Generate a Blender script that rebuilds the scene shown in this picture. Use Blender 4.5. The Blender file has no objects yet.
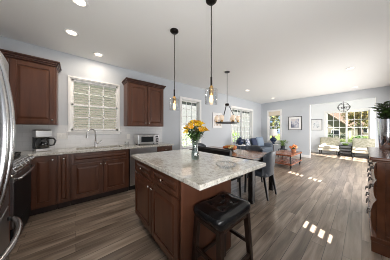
import bpy, bmesh, math, random
from mathutils import Vector, Matrix

C = bpy.context.scene.collection
SC = bpy.context.scene
R = math.radians
PI = math.pi
random.seed(7)

# ------------------------------------------------------------------ camera
CAM_H = 1.256
cam = bpy.data.objects.new('camera', bpy.data.cameras.new('camera'))
C.objects.link(cam)
cam.location = (0, 0, CAM_H)
cam.rotation_euler = (R(90), 0, R(49.8 - 90))
cam.data.sensor_width = 36.0
cam.data.lens = 36.0 * 141.0 / 390.0
cam.data.clip_start = 0.02
cam.data.clip_end = 300
SC.camera = cam

# ------------------------------------------------------------------ world
w = bpy.data.worlds.new('sky'); SC.world = w; w.use_nodes = True
nt = w.node_tree; nt.nodes.clear()
wo = nt.nodes.new('ShaderNodeOutputWorld'); bg = nt.nodes.new('ShaderNodeBackground')
tc = nt.nodes.new('ShaderNodeTexCoord'); mp = nt.nodes.new('ShaderNodeMapping')
nz = nt.nodes.new('ShaderNodeTexNoise'); rp = nt.nodes.new('ShaderNodeValToRGB')
mp.inputs['Scale'].default_value = (2, 2, 5)
nz.inputs['Scale'].default_value = 1.6; nz.inputs['Detail'].default_value = 6
rp.color_ramp.elements[0].position = .42; rp.color_ramp.elements[0].color = (.42, .62, .95, 1)
rp.color_ramp.elements[1].position = .62; rp.color_ramp.elements[1].color = (.95, .97, 1, 1)
nt.links.new(tc.outputs['Generated'], mp.inputs['Vector']); nt.links.new(mp.outputs['Vector'], nz.inputs['Vector'])
nt.links.new(nz.outputs['Fac'], rp.inputs['Fac']); nt.links.new(rp.outputs['Color'], bg.inputs['Color'])
bg.inputs['Strength'].default_value = .9
nt.links.new(bg.outputs['Background'], wo.inputs['Surface'])

# ------------------------------------------------------------------ sun and large added fill lamps
sun = bpy.data.objects.new('sun', bpy.data.lights.new('sun', 'SUN')); C.objects.link(sun)
sun.data.energy = 28.0; sun.data.angle = R(.35); sun.data.color = (1, .95, .88)
SUN_E = R(38.2)
sd = Vector((.4 / 1.077 * math.cos(SUN_E), 1 / 1.077 * math.cos(SUN_E), -math.sin(SUN_E)))
sun.rotation_euler = sd.to_track_quat('-Z', 'Y').to_euler()

def area(name, loc, direction, sx, sy, power, color=(1, 1, 1)):
    l = bpy.data.lights.new(name, 'AREA'); l.shape = 'RECTANGLE'; l.size = sx; l.size_y = sy
    l.energy = power; l.color = color
    o = bpy.data.objects.new(name, l); C.objects.link(o); o.location = loc
    o.rotation_euler = Vector(direction).to_track_quat('-Z', 'Z').to_euler()
    return o
# unseen fill lamps, added in place of window daylight along the camera-side wall
area('fill_living', (5.8, -.58, .85), (0, 1, .02), 3.6, 1.4, 90, (1, .98, .96))
area('fill_kitchen', (.2, -.45, .95), (.05, .45, .9), 2.2, .8, 46, (1, .98, .96))
area('fill_sunroom', (9.3, -.74, 1.2), (0, 1, .1), 1.9, 1.6, 36, (1, .98, .96))

SC.cycles.filter_width = 0.9
SC.view_settings.view_transform = 'Standard'
SC.view_settings.look = 'None'
SC.view_settings.exposure = 0.38
SC.view_settings.gamma = 1.0
SC.view_settings.use_curve_mapping = False

# ------------------------------------------------------------------ materials
M = {}
def mat(name, col, rough=.5, metal=0.0, **kw):
    m = bpy.data.materials.new(name); m.use_nodes = True
    b = m.node_tree.nodes['Principled BSDF']
    b.inputs['Base Color'].default_value = (*col, 1)
    b.inputs['Roughness'].default_value = rough
    b.inputs['Metallic'].default_value = metal
    for k, v in kw.items():
        b.inputs[k].default_value = v
    M[name] = m
    return m
def nodes(m): return m.node_tree.nodes, m.node_tree.links, m.node_tree.nodes['Principled BSDF']
def noisy(name, c0, c1, scale=(1, 1, 1), nscale=5, rough=.5, metal=0.0, lo=.35, hi=.65, detail=4, bump=0.0, **kw):
    m = mat(name, c0, rough, metal, **kw); n, l, b = nodes(m)
    t = n.new('ShaderNodeTexCoord'); p = n.new('ShaderNodeMapping'); z = n.new('ShaderNodeTexNoise'); r = n.new('ShaderNodeValToRGB')
    p.inputs['Scale'].default_value = scale; z.inputs['Scale'].default_value = nscale; z.inputs['Detail'].default_value = detail
    r.color_ramp.elements[0].position = lo; r.color_ramp.elements[0].color = (*c0, 1)
    r.color_ramp.elements[1].position = hi; r.color_ramp.elements[1].color = (*c1, 1)
    l.new(t.outputs['Object'], p.inputs['Vector']); l.new(p.outputs['Vector'], z.inputs['Vector'])
    l.new(z.outputs['Fac'], r.inputs['Fac']); l.new(r.outputs['Color'], b.inputs['Base Color'])
    if bump:
        bp = n.new('ShaderNodeBump'); bp.inputs['Strength'].default_value = bump; bp.inputs['Distance'].default_value = .01
        l.new(z.outputs['Fac'], bp.inputs['Height']); l.new(bp.outputs['Normal'], b.inputs['Normal'])
    return m
def emis(name, col, strength, base=None):
    m = mat(name, base or col, .4)
    b = m.node_tree.nodes['Principled BSDF']
    b.inputs['Emission Color'].default_value = (*col, 1); b.inputs['Emission Strength'].default_value = strength
    return m
def clear(name, tint=(1, 1, 1), gloss=.08, rough=.02, edge=.55):
    m = bpy.data.materials.new(name); m.use_nodes = True; n = m.node_tree.nodes; l = m.node_tree.links; n.clear()
    o = n.new('ShaderNodeOutputMaterial'); mx = n.new('ShaderNodeMixShader'); t = n.new('ShaderNodeBsdfTransparent'); g = n.new('ShaderNodeBsdfGlossy')
    f = n.new('ShaderNodeLayerWeight'); f.inputs['Blend'].default_value = .25
    ml = n.new('ShaderNodeMath'); ml.operation = 'MULTIPLY_ADD'; ml.inputs[1].default_value = edge; ml.inputs[2].default_value = gloss
    t.inputs['Color'].default_value = (*tint, 1); g.inputs['Roughness'].default_value = rough
    l.new(f.outputs['Facing'], ml.inputs[0]); l.new(ml.outputs[0], mx.inputs['Fac'])
    l.new(t.outputs[0], mx.inputs[1]); l.new(g.outputs[0], mx.inputs[2]); l.new(mx.outputs[0], o.inputs['Surface'])
    M[name] = m
    return m

mat('wall_paint', (.545, .58, .625), .7)
mat('sunroom_paint', (.80, .82, .85), .7)
mat('ceiling_paint', (.88, .88, .87), .8)
mat('white_trim', (.84, .84, .84), .35)
noisy('cherry', (.080, .029, .015), (.128, .048, .025), (1, 1, .12), 14, .32, lo=.3, hi=.7)
noisy('cherry_dark', (.045, .016, .010), (.07, .025, .015), (1, 1, .12), 14, .4)
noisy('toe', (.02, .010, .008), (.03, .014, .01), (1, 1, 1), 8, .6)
noisy('walnut', (.095, .030, .011), (.17, .056, .022), (.2, 1, 1), 7, .18, lo=.3, hi=.7)
noisy('table_wood', (.27, .13, .08), (.38, .20, .125), (1, .15, 1), 14, .14)
noisy('rustic_wood', (.20, .065, .035), (.33, .12, .07), (.2, 1, 1), 12, .25)
noisy('stool_wood', (.014, .007, .005), (.030, .012, .007), (1, 1, .2), 15, .3)
mat('black_leather', (.008, .008, .009), .17)
mat('black_paint', (.012, .012, .013), .35)
mat('table_black', (.014, .013, .014), .25)
noisy('grey_leather', (.062, .074, .095), (.085, .10, .125), (1, 1, 1), 20, .38)
mat('steel', (.60, .60, .61), .24, 1.0)
noisy('brushed_steel', (.50, .50, .51), (.60, .60, .61), (1, 1, 60), 6, .30, 1.0)
noisy('fridge_steel', (.30, .30, .31), (.36, .36, .37), (1, 1, 60), 6, .36, 1.0)
mat('chrome', (.75, .75, .77), .08, 1.0)
mat('dark_chrome', (.10, .10, .105), .12, 1.0)
mat('bronze', (.03, .026, .024), .35, .8)
mat('gunmetal', (.10, .10, .105), .4, .7)
mat('brass', (.62, .38, .14), .25, 1.0)
mat('nickel', (.62, .60, .57), .25, 1.0)
mat('pewter', (.22, .215, .21), .35, 1.0)
mat('black_glass', (.014, .016, .018), .35, **{'Specular IOR Level': .12})
mat('cast_iron', (.012, .012, .012), .55)
mat('black_plastic', (.012, .012, .013), .3)
mat('white_plastic', (.8, .8, .79), .35)
mat('slat_white', (.82, .81, .78), .5)
mat('sofa_fabric', (.13, .16, .205), .9)
mat('pillow_navy', (.035, .05, .10), .85)
noisy('pillow_print', (.10, .14, .24), (.75, .77, .80), (1, 1, 1), 22, .85, lo=.46, hi=.52)
mat('pillow_pale', (.24, .31, .41), .9)
mat('beige_fabric', (.42, .39, .32), .9)
noisy('beige_print', (.46, .43, .36), (.33, .32, .24), (1, 1, 1), 14, .9, lo=.42, hi=.6)
mat('navy_ceramic', (.015, .03, .075), .12)
mat('shade_white', (.80, .79, .76), .9)
mat('shade_linen', (.74, .66, .55), .9)
mat('petal_yellow', (.88, .55, .012), .5)
mat('petal_gold', (.86, .42, .01), .5)
mat('petal_peach', (.80, .30, .12), .6)
mat('petal_cream', (.72, .62, .30), .6)
mat('petal_orange', (.72, .20, .04), .6)
noisy('leaf', (.03, .075, .015), (.08, .16, .03), (1, 1, 1), 9, .45)
noisy('leaf_dark', (.018, .042, .015), (.05, .10, .03), (1, 1, 1), 9, .45)
noisy('leaf_bright', (.12, .24, .03), (.22, .36, .06), (1, 1, 1), 9, .5)
noisy('tree_leaf', (.06, .09, .02), (.17, .17, .045), (1, 1, 1), 1.5, .8)
noisy('tree_autumn', (.14, .10, .03), (.22, .18, .055), (1, 1, 1), 1.5, .8)
noisy('bark', (.06, .045, .035), (.12, .09, .07), (1, 1, .2), 12, .9)
noisy('lawn', (.065, .09, .012), (.11, .13, .025), (1, 1, 1), 2.0, .95)
mat('terracotta', (.45, .20, .10), .7)
mat('dark_pot', (.03, .035, .045), .5)
mat('matboard', (.82, .82, .83), .7)
mat('frame_black', (.02, .02, .022), .4)
mat('frame_white', (.78, .78, .79), .4)
mat('lens_warm', (1, .9, .8), .4)
emis('can_lens', (1, .84, .66), 2.2)
emis('bulb_glow', (1, .62, .22), 3.0)
emis('globe_glow', (1, .74, .52), .30, (.80, .70, .60))
clear('pane', (.97, .985, .98), .01, .02, .25)
clear('clear_glass', (.965, .975, .98), .06, .03, .7)
clear('vase_glass', (.70, .76, .76), .12)
clear('carafe_glass', (.03, .03, .03), .05)
mat('roof_tile', (.105, .07, .05), .9)
noisy('siding', (.030, .026, .020), (.036, .031, .024), (1, 1, 8), 3, .85)
mat('siding_cream', (.17, .155, .12), .85)
mat('siding_grey', (.085, .088, .088), .85)
mat('concrete', (.2, .2, .19), .9)

def floor_material():
    m = mat('plank_floor', (.2, .15, .12), .28); n, l, b = nodes(m)
    t = n.new('ShaderNodeTexCoord')
    br = n.new('ShaderNodeTexBrick'); br.offset = .37; br.squash = 1
    br.inputs['Scale'].default_value = 1.0; br.inputs['Brick Width'].default_value = 1.25; br.inputs['Row Height'].default_value = .127
    br.inputs['Mortar Size'].default_value = .0022; br.inputs['Mortar Smooth'].default_value = .3; br.inputs['Bias'].default_value = 0
    br.inputs['Color1'].default_value = (0, 0, 0, 1); br.inputs['Color2'].default_value = (1, 1, 1, 1); br.inputs['Mortar'].default_value = (.5, .5, .5, 1)
    l.new(t.outputs['Object'], br.inputs['Vector'])
    # grain, shifted per plank
    vm = n.new('ShaderNodeVectorMath'); vm.operation = 'MULTIPLY'; vm.inputs[1].default_value = (.8, 8, 1)
    l.new(t.outputs['Object'], vm.inputs[0])
    ad = n.new('ShaderNodeVectorMath'); ad.operation = 'MULTIPLY_ADD'; ad.inputs[1].default_value = (9, 5, 31)
    l.new(br.outputs['Color'], ad.inputs[0]); l.new(vm.outputs[0], ad.inputs[2])
    g = n.new('ShaderNodeTexNoise'); g.inputs['Scale'].default_value = 1.5; g.inputs['Detail'].default_value = 5; g.inputs['Roughness'].default_value = .6; g.inputs['Distortion'].default_value = .6
    l.new(ad.outputs[0], g.inputs['Vector'])
    r = n.new('ShaderNodeValToRGB'); e = r.color_ramp.elements
    e[0].position = .30; e[0].color = (.11, .079, .058, 1)
    e[1].position = .70; e[1].color = (.41, .33, .265, 1)
    k = e.new(.5); k.color = (.245, .19, .148, 1)
    l.new(g.outputs['Fac'], r.inputs['Fac'])
    hv = n.new('ShaderNodeHueSaturation')
    mr = n.new('ShaderNodeMapRange'); mr.inputs['To Min'].default_value = .82; mr.inputs['To Max'].default_value = 1.24
    l.new(br.outputs['Color'], mr.inputs['Value']); l.new(mr.outputs['Result'], hv.inputs['Value']); l.new(r.outputs['Color'], hv.inputs['Color'])
    mx = n.new('ShaderNodeMix'); mx.data_type = 'RGBA'
    l.new(br.outputs['Fac'], mx.inputs['Factor']); l.new(hv.outputs['Color'], mx.inputs['A']); mx.inputs['B'].default_value = (.03, .022, .018, 1)
    l.new(mx.outputs['Result'], b.inputs['Base Color'])
    bp = n.new('ShaderNodeBump'); bp.inputs['Strength'].default_value = .25; bp.inputs['Distance'].default_value = .004
    l.new(g.outputs['Fac'], bp.inputs['Height']); l.new(bp.outputs['Normal'], b.inputs['Normal'])
floor_material()

def granite_material():
    m = mat('granite', (.6, .58, .52), .06, **{'Coat Weight': .6, 'Coat Roughness': .03}); n, l, b = nodes(m)
    t = n.new('ShaderNodeTexCoord')
    a = n.new('ShaderNodeTexNoise'); a.inputs['Scale'].default_value = 30; a.inputs['Detail'].default_value = 8; a.inputs['Roughness'].default_value = .75
    r = n.new('ShaderNodeValToRGB'); e = r.color_ramp.elements
    e[0].position = .30; e[0].color = (.20, .18, .15, 1); e[1].position = .58; e[1].color = (.76, .74, .68, 1)
    k = e.new(.42); k.color = (.54, .51, .45, 1)
    v = n.new('ShaderNodeTexVoronoi'); v.inputs['Scale'].default_value = 95
    r2 = n.new('ShaderNodeValToRGB'); r2.color_ramp.elements[0].position = .10; r2.color_ramp.elements[0].color = (0, 0, 0, 1)
    r2.color_ramp.elements[1].position = .22; r2.color_ramp.elements[1].color = (1, 1, 1, 1)
    mx = n.new('ShaderNodeMix'); mx.data_type = 'RGBA'; mx.inputs['A'].default_value = (.12, .09, .075, 1)
    l.new(t.outputs['Object'], a.inputs['Vector']); l.new(t.outputs['Object'], v.inputs['Vector'])
    l.new(a.outputs['Fac'], r.inputs['Fac']); l.new(v.outputs['Distance'], r2.inputs['Fac'])
    l.new(r2.outputs['Color'], mx.inputs['Factor']); l.new(r.outputs['Color'], mx.inputs['B'])
    l.new(mx.outputs['Result'], b.inputs['Base Color'])
granite_material()

def tile_material():
    m = mat('subway_tile', (.8, .8, .8), .25); n, l, b = nodes(m)
    t = n.new('ShaderNodeTexCoord'); mp = n.new('ShaderNodeMapping'); mp.inputs['Rotation'].default_value = (R(90), 0, 0)
    br = n.new('ShaderNodeTexBrick'); br.inputs['Scale'].default_value = 1; br.inputs['Brick Width'].default_value = .152; br.inputs['Row Height'].default_value = .076
    br.inputs['Mortar Size'].default_value = .003
    br.inputs['Color1'].default_value = (.70, .71, .73, 1); br.inputs['Color2'].default_value = (.66, .67, .69, 1); br.inputs['Mortar'].default_value = (.61, .62, .64, 1)
    l.new(t.outputs['Object'], mp.inputs['Vector']); l.new(mp.outputs['Vector'], br.inputs['Vector']); l.new(br.outputs['Color'], b.inputs['Base Color'])
tile_material()

def art_material(name, cols, scale, seed):
    m = mat(name, cols[0], .6); n, l, b = nodes(m)
    t = n.new('ShaderNodeTexCoord'); mp = n.new('ShaderNodeMapping'); mp.inputs['Location'].default_value = (seed, seed, seed)
    a = n.new('ShaderNodeTexNoise'); a.inputs['Scale'].default_value = scale; a.inputs['Detail'].default_value = 3; a.inputs['Distortion'].default_value = 1.2
    r = n.new('ShaderNodeValToRGB'); e = r.color_ramp.elements
    e[0].position = .3; e[0].color = (*cols[0], 1); e[1].position = .7; e[1].color = (*cols[-1], 1)
    for i, c in enumerate(cols[1:-1]):
        k = e.new(.3 + .4 * (i + 1) / (len(cols) - 1)); k.color = (*c, 1)
    l.new(t.outputs['Object'], mp.inputs['Vector']); l.new(mp.outputs['Vector'], a.inputs['Vector'])
    l.new(a.outputs['Fac'], r.inputs['Fac']); l.new(r.outputs['Color'], b.inputs['Base Color'])
art_material('art_mist', [(.05, .06, .10), (.30, .32, .42), (.62, .64, .70), (.70, .60, .55)], 5, 1.3)
art_material('art_dusk', [(.03, .04, .07), (.55, .45, .38), (.80, .78, .76), (.80, .80, .82)], 4, 4.1)
art_material('art_line', [(.30, .34, .40), (.78, .80, .82), (.82, .82, .84)], 8, 2.2)

# ------------------------------------------------------------------ mesh building
class MB:
    def __init__(s): s.b = bmesh.new(); s.mi = 0
    def _f(s, vs):
        try:
            f = s.b.faces.new(vs); f.material_index = s.mi; return f
        except ValueError: return None
    def box(s, x0, x1, y0, y1, z0, z1):
        v = [s.b.verts.new((x, y, z)) for x in (x0, x1) for y in (y0, y1) for z in (z0, z1)]
        for q in ((0, 1, 3, 2), (4, 6, 7, 5), (0, 4, 5, 1), (2, 3, 7, 6), (0, 2, 6, 4), (1, 5, 7, 3)): s._f([v[i] for i in q])
        return s
    def frustum(s, x0, x1, z0, z1, y0, y1, inset):   # raised field towards -y: base at y0, top at y1 inset
        a = [s.b.verts.new(p) for p in ((x0, y0, z0), (x1, y0, z0), (x1, y0, z1), (x0, y0, z1))]
        i = inset
        c = [s.b.verts.new(p) for p in ((x0 + i, y1, z0 + i), (x1 - i, y1, z0 + i), (x1 - i, y1, z1 - i), (x0 + i, y1, z1 - i))]
        s._f(c)
        for k in range(4): s._f([a[k], a[(k + 1) % 4], c[(k + 1) % 4], c[k]])
        s._f(a[::-1]); return s
    def ring(s, p, ax, r, n):
        ax = Vector(ax).normalized(); u = ax.orthogonal().normalized(); w_ = ax.cross(u)
        return [s.b.verts.new(Vector(p) + (u * math.cos(2 * PI * k / n) + w_ * math.sin(2 * PI * k / n)) * r) for k in range(n)]
    def cyl(s, p0, p1, r0, r1=None, n=16):
        r1 = r0 if r1 is None else r1; d = Vector(p1) - Vector(p0)
        a = s.ring(p0, d, r0, n); c = s.ring(p1, d, r1, n)
        for k in range(n): s._f([a[k], a[(k + 1) % n], c[(k + 1) % n], c[k]])
        s._f(a[::-1]); s._f(c); return s
    def tube(s, pts, r, n=8, closed=False):
        P = [Vector(p) for p in pts]; rs = r if isinstance(r, (list, tuple)) else [r] * len(P)
        rings = []; prev = None
        for i, p in enumerate(P):
            if closed: d = P[(i + 1) % len(P)] - P[i - 1]
            else: d = (P[min(i + 1, len(P) - 1)] - P[max(i - 1, 0)])
            d.normalize()
            u = d.orthogonal().normalized() if prev is None else (prev - d * prev.dot(d)).normalized()
            prev = u; w_ = d.cross(u)
            rings.append([s.b.verts.new(p + (u * math.cos(2 * PI * k / n) + w_ * math.sin(2 * PI * k / n)) * rs[i]) for k in range(n)])
        m = len(rings)
        for i in range(m if closed else m - 1):
            a, c = rings[i], rings[(i + 1) % m]
            for k in range(n): s._f([a[k], a[(k + 1) % n], c[(k + 1) % n], c[k]])
        if not closed: s._f(rings[0][::-1]); s._f(rings[-1])
        return s
    def lathe(s, prof, c=(0, 0, 0), n=24, cap=True):
        rs = []
        for r, z in prof:
            rs.append([s.b.verts.new((c[0] + max(r, 1e-4) * math.cos(2 * PI * k / n), c[1] + max(r, 1e-4) * math.sin(2 * PI * k / n), c[2] + z)) for k in range(n)])
        for a, d in zip(rs, rs[1:]):
            for k in range(n): s._f([a[k], a[(k + 1) % n], d[(k + 1) % n], d[k]])
        if cap: s._f(rs[0][::-1]); s._f(rs[-1])
        return s
    def ball(s, c, r, n=12, m=8, sz=(1, 1, 1)):
        bmesh.ops.create_uvsphere(s.b, u_segments=n, v_segments=m, radius=r, matrix=Matrix.Translation(c) @ Matrix.Diagonal((*sz, 1)))
        return s
    def prism(s, poly, a0, a1, axis='x'):            # poly in the other two axes
        def P(u, v, a): return {'x': (a, u, v), 'y': (u, a, v), 'z': (u, v, a)}[axis]
        A = [s.b.verts.new(P(u, v, a0)) for u, v in poly]; B = [s.b.verts.new(P(u, v, a1)) for u, v in poly]
        n = len(poly); s._f(A[::-1]); s._f(B)
        for k in range(n): s._f([A[k], A[(k + 1) % n], B[(k + 1) % n], B[k]])
        return s
    def grid(s, fn, nu, nv, closed_u=False):
        g = [[s.b.verts.new(fn(i / nu, j / nv)) for j in range(nv + 1)] for i in range(nu if closed_u else nu + 1)]
        for i in range(nu):
            for j in range(nv):
                a = g[i]; c = g[(i + 1) % len(g)]
                s._f([a[j], c[j], c[j + 1], a[j + 1]])
        return s
    def leaf(s, p, d, length, width, up=None, bend=.15):
        d = Vector(d).normalized(); side = d.cross(Vector(up) if up is not None else Vector((0, 0, 1)))
        if side.length < .05: side = d.orthogonal()
        side.normalize(); nrm = side.cross(d); p = Vector(p)
        a = s.b.verts.new(p)
        m1 = p + d * length * .45 + nrm * length * bend * .5
        l1 = s.b.verts.new(m1 + side * width / 2); r1 = s.b.verts.new(m1 - side * width / 2)
        c1 = s.b.verts.new(m1 - nrm * width * .12)
        t = s.b.verts.new(p + d * length - nrm * length * bend * .4)
        s._f([a, c1, l1]); s._f([a, r1, c1]); s._f([c1, t, l1]); s._f([c1, r1, t]); return s
    def build(s, name, m, parent=None, bevel=0, smooth=False, seg=2, loc=None, solid=0, sub=0, angle=40):
        bmesh.ops.recalc_face_normals(s.b, faces=s.b.faces)
        me = bpy.data.meshes.new(name); s.b.to_mesh(me); s.b.free()
        for k in (m if isinstance(m, (list, tuple)) else [m]): me.materials.append(M[k])
        o = bpy.data.objects.new(name, me); C.objects.link(o)
        if parent is not None: o.parent = parent
        if loc: o.location = loc
        if smooth:
            for p in me.polygons: p.use_smooth = True
            if smooth == 'auto':
                try: me.set_sharp_from_angle(angle=R(angle))
                except Exception: pass
        if solid:
            q = o.modifiers.new('solid', 'SOLIDIFY'); q.thickness = solid; q.offset = 0
        if bevel:
            q = o.modifiers.new('bevel', 'BEVEL'); q.width = bevel; q.segments = seg; q.limit_method = 'ANGLE'; q.angle_limit = R(40)
        if sub:
            q = o.modifiers.new('sub', 'SUBSURF'); q.levels = sub; q.render_levels = sub
        return o

def thing(name, label, cat, loc=(0, 0, 0), rz=0, group=None):
    o = bpy.data.objects.new(name, None); C.objects.link(o); o.empty_display_size = .1
    o.location = loc; o.rotation_euler = (0, 0, R(rz)); o['label'] = label; o['category'] = cat
    if group: o['group'] = group
    return o
def tag(o, label, cat, group=None, kind=None):
    o['label'] = label; o['category'] = cat
    if group: o['group'] = group
    if kind: o['kind'] = kind
    return o
def dup(root, loc, rz=None, label=None):
    r = root.copy(); C.objects.link(r); r.location = loc
    if rz is not None: r.rotation_euler = (0, 0, R(rz))
    if label: r['label'] = label
    for ch in root.children:
        c = ch.copy(); C.objects.link(c); c.parent = r
        for g in ch.children:
            d = g.copy(); C.objects.link(d); d.parent = c
    return r
def struct(name, mb, m, **k):
    o = mb.build(name, m, **k); o['kind'] = 'structure'; return o

# ------------------------------------------------------------------ the room
XL, XF, YK, YR, ZC = -1.18, 8.03, 3.68, -.65, 2.74
XS, YSL, YSR = 10.40, 2.6, -.80                       # sunroom far wall and sides
OP0, OP1, OPZ = -.31, 1.51, 2.40                       # wide opening to the sunroom
T = .15

def wall(name, axis, a0, a1, t0, t1, holes, m='wall_paint', z1=ZC):
    """axis 'x': wall runs along x between a0..a1, thickness t0..t1 in y. holes: (h0,h1,z0,z1)"""
    mb = MB()
    cuts = sorted({a0, a1, *[h for q in holes for h in q[:2]]})
    for c0, c1 in zip(cuts, cuts[1:]):
        mid = (c0 + c1) / 2; zs = [0]
        spans = sorted((q[2], q[3]) for q in holes if q[0] < mid < q[1])
        cur = 0; out = []
        for s0, s1 in spans:
            if s0 > cur: out.append((cur, s0))
            cur = s1
        if cur < z1: out.append((cur, z1))
        for s0, s1 in out:
            if axis == 'x': mb.box(c0, c1, t0, t1, s0, s1)
            else: mb.box(t0, t1, c0, c1, s0, s1)
    return struct(name, mb, m)

struct('floor', MB().box(XL - T, XS + T, YSR - T, YK + T, -.08, 0), 'plank_floor')
struct('ceiling', MB().box(XL - T, XS + T, YSR - T, YK + T, ZC, ZC + .12), 'ceiling_paint')

WIN = {  # opening (inner edge of casing) x0,x1,z0,z1 on the kitchen wall
    1: (-.085, .765, 1.235, 2.285),
    2: (2.55, 3.33, .66, 2.25),
    3: (5.24, 7.0, .66, 2.24),
}
wall('wall_left', 'x', XL - T, XF + T, YK, YK + T, list(WIN.values()))
FW = (2.70, 3.30, .66, 2.26)
wall('wall_far', 'y', YR - T, YK, XF, XF + T, [FW, (OP0, OP1, -.01, OPZ)])
SLIT1 = (3.90, 4.16, 1.10, 1.87); SLIT2 = (1.74, 1.98, .74, 1.10)
wall('wall_right', 'x', XL - T, XF, YR - T, YR, [SLIT1, SLIT2])
wall('wall_back', 'y', YR - T, YK, XL - T, XL, [])
SW = (-.25, 1.25, .58, 2.20)
wall('wall_sunroom_far', 'y', YSR - T, YSL + T, XS, XS + T, [SW], 'sunroom_paint')
SRW = (8.22, 9.35, .22, 2.50)
wall('wall_sunroom_right', 'x', XF + T, XS, YSR - T, YSR, [SRW], 'sunroom_paint')
wall('wall_sunroom_left', 'x', XF + T, XS, YSL, YSL + T, [], 'sunroom_paint')
struct('wall_tile', MB().box(XL + .02, -.11, YK - .012, YK, .91, 1.345).box(-.11, .80, YK - .012, YK, .91, 1.155).box(.80, 1.88, YK - .012, YK, .91, 1.345), 'subway_tile')
# opening reveal, baseboards
struct('trim_1', MB().box(XF - .006, XF + T + .006, OP1 - .004, OP1 + .012, 0, OPZ), 'white_trim')
struct('trim_2', MB().box(XF - .006, XF + T + .006, OP0 - .012, OP0 + .004, 0, OPZ), 'white_trim')
struct('baseboard_left', MB().box(1.87, XF, YK - .016, YK, 0, .12), 'white_trim', bevel=.004)
struct('baseboard_far', MB().box(XF - .016, XF, OP1, YK - .016, 0, .12), 'white_trim', bevel=.004)
struct('baseboard_right', MB().box(XF - .016, XF, YR, OP0, 0, .12), 'white_trim', bevel=.004)
struct('baseboard_sunroom', MB().box(XS - .016, XS, YSR, YSL, 0, .13), 'white_trim', bevel=.004)
struct('baseboard_sunroom_left', MB().box(XF + T, XS, YSL - .016, YSL, 0, .13), 'white_trim', bevel=.004)

def window(name, x0, x1, z0, z1, place, units=1, cols=3, rows=2, cw=.06, sill=True, casing=True, ys=(.085, .105)):
    """local frame: wall plane y=0, the room on the -y side, opening x0..x1, z0..z1"""
    root = bpy.data.objects.new(name, None); C.objects.link(root); root['kind'] = 'structure'
    root.location, root.rotation_euler = place
    if casing:
        mb = MB()
        mb.box(x0 - cw, x0, -.018, 0, z0 - .01, z1 + cw).box(x1, x1 + cw, -.018, 0, z0 - .01, z1 + cw).box(x0 - cw, x1 + cw, -.022, 0, z1, z1 + cw)
        mb.build('window_casing', 'white_trim', root, bevel=.003)
    if sill:
        MB().box(x0 - cw - .02, x1 + cw + .02, -.05, .07, z0 - .025, z0).box(x0 - cw, x1 + cw, -.016, 0, z0 - .075, z0 - .025).build('window_sill', 'white_trim', root, bevel=.004)
    mb = MB()   # reveal lining
    mb.box(x0, x0 + .015, 0, T, z0, z1).box(x1 - .015, x1, 0, T, z0, z1).box(x0, x1, 0, T, z1 - .015, z1).box(x0, x1, .07, T, z0, z0 + .015)
    mb.build('window_frame', 'white_trim', root)
    uw = (x1 - x0 - .03) / units
    zm = (z0 + z1) / 2
    for u in range(units):
        a = x0 + .015 + u * uw; b = a + uw
        if u: MB().box(a - .03, a + .03, .05, T, z0, z1).build('mullion', 'white_trim', root)
        for k, (s0, s1, y) in enumerate(((z0 + .015, zm + .02, ys[0]), (zm - .02, z1 - .015, ys[1]))):
            f = .035; mb = MB()
            mb.box(a, a + f, y, y + .02, s0, s1).box(b - f, b, y, y + .02, s0, s1).box(a, b, y, y + .02, s0, s0 + f).box(a, b, y, y + .02, s1 - f, s1)
            for c in range(1, cols):
                xx = a + f + (b - a - 2 * f) * c / cols; mb.box(xx - .009, xx + .009, y + .002, y + .018, s0 + f, s1 - f)
            for r_ in range(1, rows):
                zz = s0 + f + (s1 - s0 - 2 * f) * r_ / rows; mb.box(a + f, b - f, y + .002, y + .018, zz - .009, zz + .009)
            so = mb.build('sash', 'white_trim', root)
            MB().box(a + f, b - f, y + .008, y + .011, s0 + f, s1 - f).build('pane', 'pane', so)
    return root
ZR = (0, 0, 0)
w1 = window('window_1', *WIN[1], ((0, YK, 0), ZR), cols=3, rows=2, cw=.03, ys=(.02, .04))
window('window_2', *WIN[2], ((0, YK, 0), ZR), cols=3, rows=3)
window('window_3', *WIN[3], ((0, YK, 0), ZR), units=2, cols=3, rows=3, cw=.08)
RF = (0, 0, R(-90))          # local x -> world -y, local -y -> world -x
window('window_4', -FW[1], -FW[0], FW[2], FW[3], ((XF, 0, 0), RF), cols=2, rows=2)
window('window_5', -SW[1], -SW[0], SW[2], SW[3], ((XS, 0, 0), RF), units=2, cols=3, rows=2, cw=.08)
RS = (0, 0, R(180))
window('window_6', -SRW[1], -SRW[0], SRW[2], SRW[3], ((0, YSR, 0), RS), units=2, cols=2, rows=3)

def blind(name, label, x0, x1, z0, z1, y, place, n, depth=.05, tilt=20, tapes=2):
    t = thing(name, label, 'blind', place[0], 0); t.rotation_euler = place[1]
    MB().box(x0, x1, y - .028, y + .028, z1 - .05, z1).build('headrail', 'slat_white', t, bevel=.004)
    for k in range(n):
        zc = z0 + .035 + (z1 - .07 - z0 - .035) * k / (n - 1); c, s = math.cos(R(tilt)) * depth / 2, math.sin(R(tilt)) * depth / 2
        MB().prism([(y - c, zc + s - .0015), (y + c, zc - s - .0015), (y + c, zc - s + .0015), (y - c, zc + s + .0015)], x0 + .004, x1 - .004, 'x').build('slat', 'slat_white', t)
    MB().box(x0 + .004, x1 - .004, y - .02, y + .02, z0 + .002, z0 + .018).build('bottom_rail', 'slat_white', t, bevel=.003)
    for k in range(tapes):
        xx = x0 + (x1 - x0) * (k + 1) / (tapes + 1)
        MB().box(xx - .008, xx + .008, y - .029, y - .026, z0 + .01, z1 - .02).build('ladder_tape', 'slat_white', t)
    return t
blind('window_blind', 'white slatted blind lowered in the window above the sink', WIN[1][0] + .02, WIN[1][1] - .02, WIN[1][2] + .003, WIN[1][3] - .018, .105, ((0, YK, 0), ZR), 19, depth=.042, tilt=13)
t = thing('roman_shade', 'beige fabric shade folded at the top of the narrow far wall window', 'shade', (XF, 3.0, 0), -90)
mb = MB()
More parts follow.
